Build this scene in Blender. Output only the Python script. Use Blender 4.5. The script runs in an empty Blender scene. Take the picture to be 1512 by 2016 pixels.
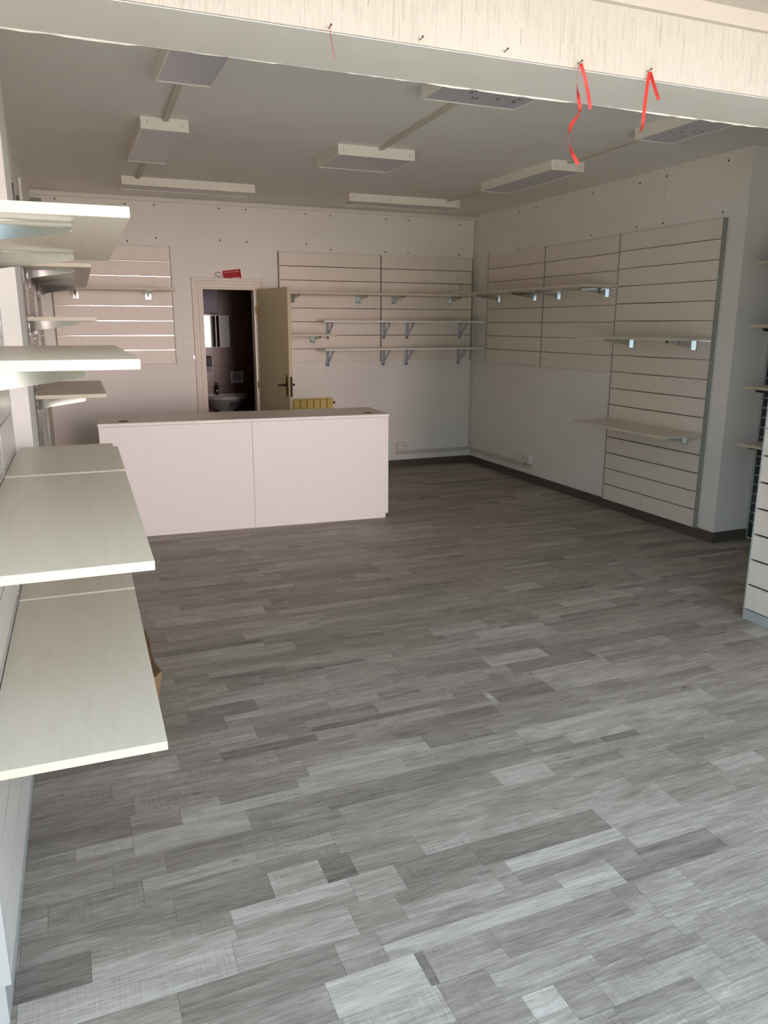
import bpy, bmesh, math, random
from mathutils import Vector, Matrix
random.seed(7)
R = math.radians
C = bpy.context.scene.collection
S = bpy.context.scene

# ------------------------------------------------------------------ camera
def set_camera():
    yaw, pitch, roll = R(22.456), R(13.718), R(-0.135)
    F = Vector((math.sin(yaw)*math.cos(pitch), math.cos(yaw)*math.cos(pitch), -math.sin(pitch)))
    R0 = Vector((math.cos(yaw), -math.sin(yaw), 0))
    D0 = F.cross(R0)
    Rr = math.cos(roll)*R0 + math.sin(roll)*D0
    Dd = -math.sin(roll)*R0 + math.cos(roll)*D0
    U, B = -Dd, -F
    m = Matrix(((Rr.x, U.x, B.x, 0), (Rr.y, U.y, B.y, 0), (Rr.z, U.z, B.z, 1.70), (0, 0, 0, 1)))
    cd = bpy.data.cameras.new('camera')
    cd.sensor_fit = 'VERTICAL'; cd.sensor_height = 24.0
    cd.lens = 24.0*1512.0/2016.0
    cd.clip_start = 0.05
    o = bpy.data.objects.new('camera', cd); C.objects.link(o)
    o.matrix_world = m
    S.camera = o
set_camera()

# ------------------------------------------------------------------ daylight, exposure
S.view_settings.view_transform = 'Standard'
S.view_settings.look = 'None'
S.view_settings.exposure = 0.25
S.view_settings.gamma = 1.0
S.view_settings.use_curve_mapping = False
try:
    S.cycles.max_bounces = 12; S.cycles.diffuse_bounces = 8; S.cycles.glossy_bounces = 6
    S.cycles.sample_clamp_indirect = 8.0
except Exception:
    pass
w = bpy.data.worlds.new('sky'); S.world = w; w.use_nodes = True
bg = w.node_tree.nodes['Background']
bg.inputs['Color'].default_value = (0.61, 0.82, 1.0, 1)
bg.inputs['Strength'].default_value = 2.9
def area(name, loc, target, sx, sy, power, col):
    l = bpy.data.lights.new(name, 'AREA'); l.shape = 'RECTANGLE'; l.size = sx; l.size_y = sy
    l.energy = power; l.color = col
    o = bpy.data.objects.new(name, l); C.objects.link(o); o.location = loc
    d = Vector(target) - Vector(loc)
    o.rotation_euler = d.to_track_quat('-Z', 'Y').to_euler()
    return o
# daylight thrown back into the shop by the sunlit far side of the street
area('street_daylight', (4.2, -16.0, 2.6), (1.6, 6.0, 1.6), 5.8, 5.0, 1600.0, (1.0, 0.74, 0.70))
# high sun behind the building: falls on the paving of the street only
sl = bpy.data.lights.new('sun', 'SUN'); sl.energy = 42.0; sl.color = (1.0, .95, .87); sl.angle = R(.6)
so = bpy.data.objects.new('sun', sl); C.objects.link(so); so.rotation_euler = (R(-35), 0, R(8))

# ------------------------------------------------------------------ materials
def lin(c):
    def f(v):
        v /= 255.0
        return v/12.92 if v <= .04045 else ((v+.055)/1.055)**2.4
    return (f(c[0]), f(c[1]), f(c[2]), 1)
def mat(name, col, rough=.6, metal=0., spec=.5, c2=None, nscale=6., stretch=(1, 1, 1), nmix=.5, bump=0., bscale=None,
        bstretch=None, coat=0., detail=4., distort=0.):
    m = bpy.data.materials.new(name); m.use_nodes = True
    nt = m.node_tree; b = nt.nodes['Principled BSDF']
    b.inputs['Base Color'].default_value = lin(col)
    b.inputs['Roughness'].default_value = rough; b.inputs['Metallic'].default_value = metal
    b.inputs['Specular IOR Level'].default_value = spec
    b.inputs['Coat Weight'].default_value = coat
    def noise(sc, st):
        tc = nt.nodes.new('ShaderNodeNewGeometry'); mp = nt.nodes.new('ShaderNodeMapping')
        mp.inputs['Scale'].default_value = st
        n = nt.nodes.new('ShaderNodeTexNoise'); n.inputs['Scale'].default_value = sc
        n.inputs['Detail'].default_value = detail; n.inputs['Distortion'].default_value = distort
        nt.links.new(tc.outputs['Position'], mp.inputs['Vector']); nt.links.new(mp.outputs['Vector'], n.inputs['Vector'])
        return n
    if c2 is not None:
        n = noise(nscale, stretch)
        r = nt.nodes.new('ShaderNodeValToRGB')
        r.color_ramp.elements[0].position = .5-nmix*.5; r.color_ramp.elements[1].position = .5+nmix*.5
        r.color_ramp.elements[0].color = lin(col); r.color_ramp.elements[1].color = lin(c2)
        nt.links.new(n.outputs['Fac'], r.inputs['Fac']); nt.links.new(r.outputs['Color'], b.inputs['Base Color'])
    if bump:
        n = noise(bscale or nscale, bstretch or stretch)
        bp = nt.nodes.new('ShaderNodeBump'); bp.inputs['Strength'].default_value = 1.0; bp.inputs['Distance'].default_value = bump
        nt.links.new(n.outputs['Fac'], bp.inputs['Height']); nt.links.new(bp.outputs['Normal'], b.inputs['Normal'])
    return m
M = {}
M['paint'] = mat('wall_paint', (237, 234, 227), .75, c2=(231, 227, 220), nscale=1.7, nmix=.4, bump=.0006, bscale=60)
M['ceiling'] = mat('ceiling_paint', (239, 238, 234), .8, c2=(233, 231, 226), nscale=.9, stretch=(.6, 1.6, 1), nmix=.35, bump=.0015, bscale=14)
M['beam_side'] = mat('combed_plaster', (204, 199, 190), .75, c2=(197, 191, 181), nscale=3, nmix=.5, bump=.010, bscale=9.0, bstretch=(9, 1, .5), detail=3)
M['beam_under'] = mat('beam_paint', (233, 231, 223), .7, c2=(227, 224, 215), nscale=4, nmix=.5, bump=.0008, bscale=30)
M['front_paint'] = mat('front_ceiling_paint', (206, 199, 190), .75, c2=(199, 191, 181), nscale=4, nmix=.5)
M['lam'] = mat('whitewashed_laminate', (232, 224, 212), .42, c2=(226, 216, 203), nscale=9, stretch=(7, 7, .5), nmix=.5, spec=.4)
M['lam_h'] = mat('whitewashed_laminate_board', (224, 215, 199), .40, c2=(217, 207, 190), nscale=5, stretch=(9, .9, 9), nmix=.5, spec=.4, distort=.6)
M['lam_x'] = mat('whitewashed_laminate_long', (224, 215, 199), .40, c2=(217, 207, 190), nscale=5, stretch=(.9, 9, 9), nmix=.5, spec=.4, distort=.6)
M['edge'] = mat('board_edging', (207, 200, 181), .5, c2=(198, 191, 170), nscale=6, stretch=(.6, .6, 20), nmix=.5)
M['lam_gloss'] = mat('glossy_laminate', (222, 217, 209), .25, spec=.5)
M['lam_plain'] = mat('plain_laminate', (226, 217, 206), .5, spec=.3)
M['grey_trim'] = mat('grey_edge_profile', (146, 148, 139), .5)
M['pale_trim'] = mat('pale_edge_profile', (172, 176, 174), .45)
M['dark_gap'] = mat('slot_shadow', (58, 50, 44), .8)
M['alu'] = mat('slot_aluminium', (205, 203, 200), .13, 1.0)
M['chrome'] = mat('chrome', (188, 188, 184), .10, 1.0)
M['chrome_dull'] = mat('brushed_steel', (188, 188, 184), .28, 1.0)
M['upright'] = mat('dark_chrome_upright', (138, 136, 132), .16, 1.0)
M['white_plastic'] = mat('white_plastic', (226, 222, 212), .45)
M['duct'] = mat('pale_trunking', (205, 199, 186), .55)
M['lamp_white'] = mat('lamp_enamel', (236, 230, 220), .45)
M['diffuser'] = mat('lamp_diffuser', (206, 204, 212), .3, c2=(198, 196, 205), nscale=2, nmix=.3)
M['fly_dirt'] = mat('lamp_dirt', (120, 110, 108), .8)
M['skirting'] = mat('dark_skirting', (92, 84, 74), .55, c2=(82, 74, 64), nscale=4, stretch=(1, 1, 6), nmix=.6)
M['hole'] = mat('screw_hole', (40, 34, 30), .9)
M['seam'] = mat('paint_ridge', (224, 219, 208), .8)
M['counter'] = mat('counter_laminate', (238, 231, 226), .45, c2=(235, 227, 222), nscale=8, stretch=(8, 8, .5), nmix=.5)
M['counter_top'] = mat('counter_top_laminate', (228, 217, 205), .4, c2=(220, 208, 195), nscale=8, stretch=(.6, 9, 9), nmix=.5)
M['black'] = mat('black_plastic', (24, 22, 22), .5)
M['tape'] = mat('clear_tape', (240, 228, 224), .12, spec=.8)
M['plastic_blue'] = mat('grey_blue_plastic', (178, 188, 206), .5)
M['plank_white'] = mat('white_shelf_plank', (232, 230, 224), .45)
M['ribbon'] = mat('red_ribbon', (214, 62, 56), .35, spec=.5)
M['nail'] = mat('rusty_nail', (96, 72, 66), .5, .6)
M['radiator'] = mat('yellow_enamel', (205, 180, 92), .45)
M['door'] = mat('cream_door_paint', (202, 190, 158), .45, c2=(197, 185, 152), nscale=3, nmix=.4)
M['frame'] = mat('door_frame_paint', (226, 216, 202), .5)
M['brass'] = mat('aged_brass', (120, 92, 44), .4, .9)
M['bronze'] = mat('dark_bronze', (58, 40, 30), .4, .7)
M['tile'] = mat('brown_tile', (104, 64, 44), .3, c2=(88, 52, 36), nscale=5, nmix=.6)
M['grout'] = mat('tile_grout', (120, 96, 78), .9)
M['wc_paint'] = mat('washroom_paint', (150, 146, 158), .8)
M['ceramic'] = mat('white_ceramic', (206, 206, 202), .15)
M['mirror'] = mat('mirror_glass', (235, 238, 236), .02, 1.0)
M['cardboard'] = mat('brown_cardboard', (150, 120, 88), .8, c2=(142, 110, 78), nscale=20, nmix=.5)
M['sign_white'] = mat('sign_white', (232, 224, 220), .4)
M['sign_red'] = mat('sign_red', (160, 8, 20), .8, spec=.2)
M['sign_dark'] = mat('sign_black_red', (58, 14, 18), .4)
M['sign_faint'] = mat('sign_small_print', (206, 84, 92), .5)
M['sign_pale'] = mat('sign_lettering', (246, 190, 190), .4)
M['pavement'] = mat('paving', (163, 158, 151), .85, c2=(153, 148, 141), nscale=2, nmix=.5)
M['rack_dark'] = mat('dark_rack_back', (46, 52, 52), .25, spec=.6)
M['stain'] = mat('ceiling_stain', (237, 231, 220), .85)

def plank_material():
    m = bpy.data.materials.new('grey_oak_vinyl'); m.use_nodes = True
    nt = m.node_tree; b = nt.nodes['Principled BSDF']; L = nt.links; N = nt.nodes.new
    at = N('ShaderNodeAttribute'); at.attribute_name = 'tone'
    sep = N('ShaderNodeSeparateColor'); L.new(at.outputs['Color'], sep.inputs['Color'])
    g = N('ShaderNodeNewGeometry')
    off = N('ShaderNodeVectorMath'); off.operation = 'MULTIPLY_ADD'
    comb = N('ShaderNodeCombineXYZ'); L.new(sep.outputs['Green'], comb.inputs['X']); L.new(sep.outputs['Blue'], comb.inputs['Z']); L.new(sep.outputs['Green'], comb.inputs['Y'])
    off.inputs[1].default_value = (37, 11, 23); L.new(comb.outputs['Vector'], off.inputs[0]); L.new(g.outputs['Position'], off.inputs[2])
    def noise(sc, st, det=5., dist=0.):
        mp = N('ShaderNodeMapping'); mp.inputs['Scale'].default_value = st; L.new(off.outputs['Vector'], mp.inputs['Vector'])
        n = N('ShaderNodeTexNoise'); n.inputs['Scale'].default_value = sc; n.inputs['Detail'].default_value = det; n.inputs['Distortion'].default_value = dist
        n.inputs['Roughness'].default_value = .62
        L.new(mp.outputs['Vector'], n.inputs['Vector']); return n.outputs['Fac']
    fibre = noise(14, (.55, 9, 9), 6, .4)
    broad = noise(5, (.5, 3.2, 3), 3, .8)
    saw = noise(34, (7, .35, 1), 3)
    def math_(op, a, bb):
        n = N('ShaderNodeMath'); n.operation = op
        for i, v in enumerate((a, bb)):
            if isinstance(v, (int, float)): n.inputs[i].default_value = v
            else: L.new(v, n.inputs[i])
        return n.outputs[0]
    # value = tone + grain
    v = math_('ADD', sep.outputs['Red'], math_('MULTIPLY', math_('SUBTRACT', fibre, .5), .85))
    v = math_('ADD', v, math_('MULTIPLY', math_('SUBTRACT', broad, .5), .75))
    fine = noise(60, (.35, 6, 6), 3, .2)
    v = math_('ADD', v, math_('MULTIPLY', math_('SUBTRACT', fine, .5), .55))
    mpk = N('ShaderNodeMapping'); mpk.inputs['Scale'].default_value = (1.6, 3.6, 0); L.new(off.outputs['Vector'], mpk.inputs['Vector'])
    vo = N('ShaderNodeTexVoronoi'); vo.inputs['Scale'].default_value = 1.5; L.new(mpk.outputs['Vector'], vo.inputs['Vector'])
    kn = N('ShaderNodeMapRange'); kn.inputs['From Min'].default_value = .02; kn.inputs['From Max'].default_value = .07
    kn.inputs['To Min'].default_value = -.45; kn.inputs['To Max'].default_value = 0; L.new(vo.outputs['Distance'], kn.inputs['Value'])
    v = math_('ADD', v, kn.outputs['Result'])
    sawm = math_('GREATER_THAN', sep.outputs['Blue'], .62)
    v = math_('ADD', v, math_('MULTIPLY', math_('MULTIPLY', math_('SUBTRACT', saw, .5), .42), sawm))
    r = N('ShaderNodeValToRGB'); e = r.color_ramp.elements
    e[0].position = .0; e[0].color = lin((97, 89, 83)); e[1].position = 1.; e[1].color = lin((203, 196, 187))
    k = e.new(.5); k.color = lin((153, 144, 134))
    L.new(v, r.inputs['Fac']); L.new(r.outputs['Color'], b.inputs['Base Color'])
    b.inputs['Roughness'].default_value = .5; b.inputs['Specular IOR Level'].default_value = .35
    bp = N('ShaderNodeBump'); bp.inputs['Distance'].default_value = .0006
    L.new(fibre, bp.inputs['Height']); L.new(bp.outputs['Normal'], b.inputs['Normal'])
    return m
M['plank'] = plank_material()
M['subfloor'] = mat('subfloor', (84, 78, 74), .8)

# ------------------------------------------------------------------ mesh helpers
class MB:
    def __init__(s): s.v = []; s.f = []
    def add(s, vs, fs):
        n = len(s.v); s.v += [tuple(v) for v in vs]; s.f += [tuple(i+n for i in f) for f in fs]; return s
    def box(s, x0, x1, y0, y1, z0, z1):
        return s.add([(x0, y0, z0), (x1, y0, z0), (x1, y1, z0), (x0, y1, z0), (x0, y0, z1), (x1, y0, z1), (x1, y1, z1), (x0, y1, z1)],
                     [(3, 2, 1, 0), (4, 5, 6, 7), (0, 1, 5, 4), (1, 2, 6, 5), (2, 3, 7, 6), (3, 0, 4, 7)])
    def prism(s, poly, axis, a, b):
        """extrude a 2-D outline along an axis; outline coordinates are the two remaining axes in order"""
        n = len(poly)
        def p(u, v, t):
            return {'x': (t, u, v), 'y': (u, t, v), 'z': (u, v, t)}[axis]
        vs = [p(u, v, a) for u, v in poly] + [p(u, v, b) for u, v in poly]
        fs = [tuple(range(n))[::-1], tuple(range(n, 2*n))] + [(i, (i+1) % n, n+(i+1) % n, n+i) for i in range(n)]
        return s.add(vs, fs)
    def cyl(s, c, axis, r, a, b, n=16, r2=None):
        r2 = r if r2 is None else r2
        def p(u, v, t):
            return {'x': (t, c[0]+u, c[1]+v), 'y': (c[0]+u, t, c[1]+v), 'z': (c[0]+u, c[1]+v, t)}[axis]
        vs = [p(r*math.cos(2*math.pi*i/n), r*math.sin(2*math.pi*i/n), a) for i in range(n)] + \
             [p(r2*math.cos(2*math.pi*i/n), r2*math.sin(2*math.pi*i/n), b) for i in range(n)]
        fs = [tuple(range(n))[::-1], tuple(range(n, 2*n))] + [(i, (i+1) % n, n+(i+1) % n, n+i) for i in range(n)]
        return s.add(vs, fs)
    def ring(s, c, axis, ro, ri, a, b, n=28):
        def p(u, v, t):
            return {'x': (t, c[0]+u, c[1]+v), 'y': (c[0]+u, t, c[1]+v), 'z': (c[0]+u, c[1]+v, t)}[axis]
        vs = []
        for (r, t) in ((ro, a), (ro, b), (ri, b), (ri, a)):
            vs += [p(r*math.cos(2*math.pi*i/n), r*math.sin(2*math.pi*i/n), t) for i in range(n)]
        fs = []
        for k in range(4):
            for i in range(n):
                fs.append((k*n+i, k*n+(i+1) % n, ((k+1) % 4)*n+(i+1) % n, ((k+1) % 4)*n+i))
        return s.add(vs, fs)
    def tube(s, pts, r, n=8):
        pts = [Vector(p) for p in pts]; base = len(s.v); rings = []
        for i, p in enumerate(pts):
            t = (pts[min(i+1, len(pts)-1)] - pts[max(i-1, 0)]).normalized()
            u = t.orthogonal().normalized() if i == 0 else (rings[-1] - t*rings[-1].dot(t)).normalized()
            rings.append(u); v = t.cross(u)
            for k in range(n):
                a = 2*math.pi*k/n; s.v.append(tuple(p + r*(math.cos(a)*u + math.sin(a)*v)))
        for i in range(len(pts)-1):
            for k in range(n):
                s.f.append((base+i*n+k, base+i*n+(k+1) % n, base+(i+1)*n+(k+1) % n, base+(i+1)*n+k))
        s.f.append(tuple(base+k for k in range(n))[::-1]); s.f.append(tuple(base+(len(pts)-1)*n+k for k in range(n)))
        return s
    def mesh(s, name):
        me = bpy.data.meshes.new(name); me.from_pydata(s.v, [], s.f)
        bm = bmesh.new(); bm.from_mesh(me); bmesh.ops.recalc_face_normals(bm, faces=bm.faces); bm.to_mesh(me); bm.free()
        return me
    def build(s, name, material, parent=None, bevel=0., smooth=False, loc=None):
        return link(name, s.mesh(name), material, parent, bevel, smooth, loc)
def link(name, me, material=None, parent=None, bevel=0., smooth=False, loc=None):
    if material is not None and not me.materials: me.materials.append(material)
    o = bpy.data.objects.new(name, me); C.objects.link(o)
    if parent: o.parent = parent
    if loc: o.location = loc
    if bevel:
        md = o.modifiers.new('bevel', 'BEVEL'); md.width = bevel; md.segments = 2; md.limit_method = 'ANGLE'
    if smooth:
        for p in me.polygons: p.use_smooth = True
    return o
def thing(name, label, cat, loc=(0, 0, 0), rz=0., group=None):
    o = bpy.data.objects.new(name, None); C.objects.link(o)
    o.empty_display_size = .1; o.location = loc; o.rotation_euler = (0, 0, rz)
    return tag(o, label, cat, group)
def tag(o, label, cat, group=None):
    o['label'] = label; o['category'] = cat
    if group: o['group'] = group
    return o
def struct(o): o['kind'] = 'structure'; return o
def stuff(o): o['kind'] = 'stuff'; return o
def bx(*a): return MB().box(*a)

# ------------------------------------------------------------------ room sizes (metres; camera stands over x=0, y=0)
XR, YB, ZC = 4.714, 8.55, 2.95
ZF = 2.755                      # lower ceiling by the shop front
YF = 0.9                        # shop front line
LA = R(1.25)                    # the left wall stands slightly askew
part_x0 = 3.63                  # face of the partition at the right
def left_x(y): return -0.287 + math.tan(LA)*(y-1.78)

# ------------------------------------------------------------------ floor
floor = struct(bx(-.7, 5.4, YF, 10.1, -.12, -.006).build('floor', M['subfloor']))
def make_floor():
    P = .1175
    explicit = [(0.46, 0.86, 2.803, -0.6), (0.25, 0.69, 2.462, 0.6), (0.08, 0.47, 2.399, 0.5), (0.17, 0.78, 2.293, -0.45), (-0.27, 0.08, 2.486, -0.5), (0.1, 0.25, 2.456, -0.2), (0.09, 0.45, 2.188, 0.4), (0.45, 0.71, 2.121, -0.5), (0.46, 0.63, 2.036, 0.3), (0.63, 0.73, 2.028, -0.9), (0.08, 0.46, 2.081, -0.4), (0.17, 0.69, 1.966, 0.6), (-0.25, 0.17, 2.046, -0.35), (-0.26, -0.07, 1.93, -0.7), (-0.07, 0.32, 1.887, 0.5), (-0.25, 0.3, 1.804, 0.65), (-0.16, 0.3, 1.752, -0.1), (1.27, 1.58, 2.572, -0.5), (1.03, 1.64, 2.379, -0.4), (1.64, 1.97, 2.288, 0.25), (1.87, 2.26, 2.085, -0.35), (2.17, 2.38, 2.17, -0.5), (1.16, 1.63, 1.914, -0.55), (1.19, 1.64, 1.819, 0.6), (1.62, 1.93, 1.69, -0.6), (0.85, 1.12, 1.895, -0.6), (0.8, 1.13, 1.821, -0.3), (0.83, 1.5, 1.698, 0.4), (0.72, 0.83, 1.727, -0.5), (0.69, 1.3, 1.629, 0.5), (1.3, 1.51, 1.593, -0.35), (1.0, 1.43, 1.524, -0.5), (0.76, 0.785, 1.555, -0.7), (0.5, 0.76, 1.555, 0.7), (0.78, 0.96, 1.377, -0.4), (1.06, 1.17, 1.313, -0.3), (1.16, 1.42, 1.242, -0.5), (1.03, 1.17, 5.15, -0.6), (1.65, 1.75, 4.789, -0.6), (0.89, 1.25, 3.907, -0.5), (1.04, 1.56, 3.748, -0.6), (0.54, 0.92, 3.53, -0.6), (0.85, 1.19, 3.024, -0.65), (1.05, 1.31, 4.764, 0.5), (0.81, 1.2, 4.082, 0.5), (0.38, 0.69, 3.193, -0.4), (0.54, 0.83, 4.589, -0.4), (3.06, 3.22, 4.59, -0.6), (2.69, 3.17, 4.024, -0.5), (2.59, 2.84, 4.149, 0.4), (2.11, 2.53, 3.863, -0.5), (1.81, 2.16, 3.646, 0.6), (1.93, 2.3, 3.326, -0.4), (1.97, 2.48, 3.103, -0.5), (1.71, 1.74, 2.869, 0.5), (1.46, 1.71, 2.907, -0.6), (1.74, 2.05, 2.846, -0.6), (2.5, 2.71, 3.003, -0.5), (3.0, 3.37, 3.101, -0.4), (3.21, 3.42, 2.804, -0.5), (3.25, 3.71, 3.855, -0.5), (3.83, 4.13, 3.662, -0.5)]
    rnd = random.Random(11)
    staves = []                                   # x0, x1, y0, y1, tone
    x_lo, x_hi = -.62, 5.3
    k0, k1 = math.floor((YF-1.5)/P)+1, math.ceil((YB-1.5)/P)
    def tone():
        t = rnd.gauss(0, .22)
        if rnd.random() < .16: t -= .3
        return max(-.8, min(.75, t))
    def fill(lanes, a, b, y0, y1):
        x = a
        while x < b-1e-4:
            full = lanes == 2 and rnd.random() < .62
            L = rnd.choice((.16, .28, .4, .5, .62, .8, 1.0))*rnd.uniform(.85, 1.15)
            e = x+L
            if b-e < .09: e = b
            if full or lanes == 1:
                staves.append((x, e, y0, y1, tone()))
            else:
                ym = y0 + (y1-y0)*rnd.choice((.38, .5, .62))
                for (p, q) in ((y0, ym), (ym, y1)):
                    if e-x > .3 and rnd.random() < .5:
                        c = x+(e-x)*rnd.uniform(.25, .75)
                        staves.append((x, c, p, q, tone())); staves.append((c, e, p, q, tone()))
                    else: staves.append((x, e, p, q, tone()))
            x = e
    for k in range(k0, k1):
        y0, y1 = 1.5+P*k, min(1.5+P*(k+1), YB)
        ex = sorted([e for e in explicit if y0 <= e[2] < y0+P])
        x = x_lo
        for (a, b, yc, t) in ex:
            if a < x+.06: a = x
            if b <= a+.015: continue
            if a > x: fill(2, x, a, y0, y1)
            fr = (yc-y0)/P
            if fr < .3: staves.append((a, b, y0, y0+P*.5, t)); fill(1, a, b, y0+P*.5, y1)
            elif fr > .7: staves.append((a, b, y0+P*.5, y1, t)); fill(1, a, b, y0, y0+P*.5)
            else: staves.append((a, b, y0, y1, t))
            x = b
        if x < x_hi: fill(2, x, x_hi, y0, y1)
    def score(s):
        cx, cy = (s[0]+s[1])/2, (s[2]+s[3])/2
        d = math.hypot(cx, cy); ang = math.degrees(math.atan2(cx, cy))
        if cy < 1.2 or ang < -6 or ang > 46 or (cx > 3.6 and cy < 3.1): return 0
        return (s[1]-s[0])*(s[3]-s[2])*1.7/(d*d+2.9)**1.5
    staves.sort(key=score, reverse=True)
    def stave_mesh(ss, name):
        mb = MB(); cols = []
        for (x0, x1, y0, y1, t) in ss:
            g = .0004; dz = rnd.uniform(-.0004, 0)
            mb.box(x0+g, x1-g, y0+g, y1-g, -.006, dz)
            cols.append((.5+.36*t, rnd.random(), rnd.random(), 1))
        me = mb.mesh(name); ca = me.color_attributes.new('tone', 'FLOAT_COLOR', 'CORNER')
        for p in me.polygons:
            c = cols[p.index//6] if len(ss) > 1 else cols[0]
            for li in p.loop_indices: ca.data[li].color = c
        return me
    for s in staves[:300]:
        link('plank', stave_mesh([s], 'plank'), M['plank'], floor)
    o = link('plank_field', stave_mesh(staves[300:], 'plank_field'), M['plank'], floor); stuff(o)
make_floor()

# ------------------------------------------------------------------ shell
def wall(name, *b, m='paint'): return struct(bx(*b).build(name, M[m]))
# back wall with the doorway (x 1.43 .. 2.015, up to 2.08)
DX0, DX1, DZ = 1.43, 2.015, 2.08
wb = MB().box(-.6, DX0, YB, YB+.12, 0, ZC).box(DX1, XR+.3, YB, YB+.12, 0, ZC).box(DX0, DX1, YB, YB+.12, DZ, ZC)
wall_back = struct(wb.build('wall_back', M['paint']))
wall_right = wall('wall_right', XR, XR+.12, 4.49, YB, 0, ZC)
wall_return = wall('wall_return', XR+.12, 5.25, 4.49, 4.61, 0, ZC)
wall_niche = wall('wall_niche', 5.09, 5.25, YF, 4.49, 0, ZC)
# left wall, askew, with a shallow pier
lw = MB()
ya, yb_ = YF, YB+.1
lw.add([(left_x(ya), ya, 0), (left_x(yb_), yb_, 0), (left_x(yb_)-.14, yb_, 0), (left_x(ya)-.14, ya, 0),
        (left_x(ya), ya, ZC), (left_x(yb_), yb_, ZC), (left_x(yb_)-.14, yb_, ZC), (left_x(ya)-.14, ya, ZC)],
       [(3, 2, 1, 0), (4, 5, 6, 7), (0, 1, 5, 4), (1, 2, 6, 5), (2, 3, 7, 6), (3, 0, 4, 7)])
wall_left = struct(lw.build('wall_left', M['paint']))
pier = struct(bx(-.245, -.152, 3.86, 4.55, 0, ZC).build('wall_pier', M['paint']))
ceil_ = struct(bx(-.7, 5.3, 2.28, YB+.1, ZC, ZC+.1).build('ceiling', M['ceiling']))
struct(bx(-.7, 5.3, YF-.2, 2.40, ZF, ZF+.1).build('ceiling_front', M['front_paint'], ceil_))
struct(MB().box(-.7, 5.3, YF-.2, YF, 2.62, ZC+.1).box(part_x0, 5.3, YF-.2, YF, 0, 2.62).build('wall_front', M['paint']))
# stains in the ceiling paint
st = MB()
for (x, y, rx, ry) in ((.02, 4.05, .16, .30), (.18, 3.75, .09, .2), (.3, 4.5, .2, .03), (.05, 4.75, .3, .02)):
    n = 26; rr = [1+.35*math.sin(3*i+x*9)*math.sin(1.7*i) for i in range(n)]
    st.add([(x+rx*rr[i]*math.cos(2*math.pi*i/n), y+ry*rr[i]*math.sin(2*math.pi*i/n), ZC-.0006) for i in range(n)], [tuple(range(n))])
stuff(st.build('damp_patches', M['stain'], ceil_))
# unseen block added over the shop to shade the paving in front
struct(bx(-8, 12, YF-.2, YF+9.5, ZC+.14, 4.0).build('added_sun_block', M['beam_under']))
# outside ground
struct(bx(-14, 16, -30, YF, -.14, -.02).build('pavement', M['pavement']))

# greenery across the street, behind the camera
def greenery():
    rnd = random.Random(21)
    hm = mat('hedge_leaves', (40, 43, 22), .8, c2=(10, 12, 8), nscale=1.6, nmix=.6)
    tr = mat('hedge_stem', (92, 72, 52), .9)
    for i, (x, y, h, r) in enumerate(((-5.3, -11, 4.3, 1.3), (-2.7, -10.8, 4.5, 1.25), (-.15, -10.6, 4.1, 1.2))):
        t = thing('street_shrub', ('first', 'middle', 'last')[i]+' leafy green shrub across the street outside the shop', 'shrub', (x, y, -.02), rnd.uniform(0, 6), 'shrubs across the street')
        bm = bmesh.new(); bmesh.ops.create_icosphere(bm, subdivisions=4, radius=1)
        for v in bm.verts:
            n = v.co.normalized(); k = 1+.10*math.sin(7*n.x+i)*math.sin(6*n.y+2*i)+.07*math.sin(15*n.z+9*n.x)+rnd.uniform(-.05, .05)
            
            q = (1-min(1, abs(n.z))**5)**.2/max(.05, math.hypot(n.x, n.y))
            v.co = Vector((n.x*q*r*.88*k, n.y*q*r*.75*k, h*.5+n.z*h*.47*k))
        me = bpy.data.meshes.new('foliage'); bm.to_mesh(me); bm.free()
        link('foliage', me, hm, t)
        MB().cyl((0, 0), 'z', .12, 0, h*.5, 10, .08).build('stem', tr, t)
greenery()

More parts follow.
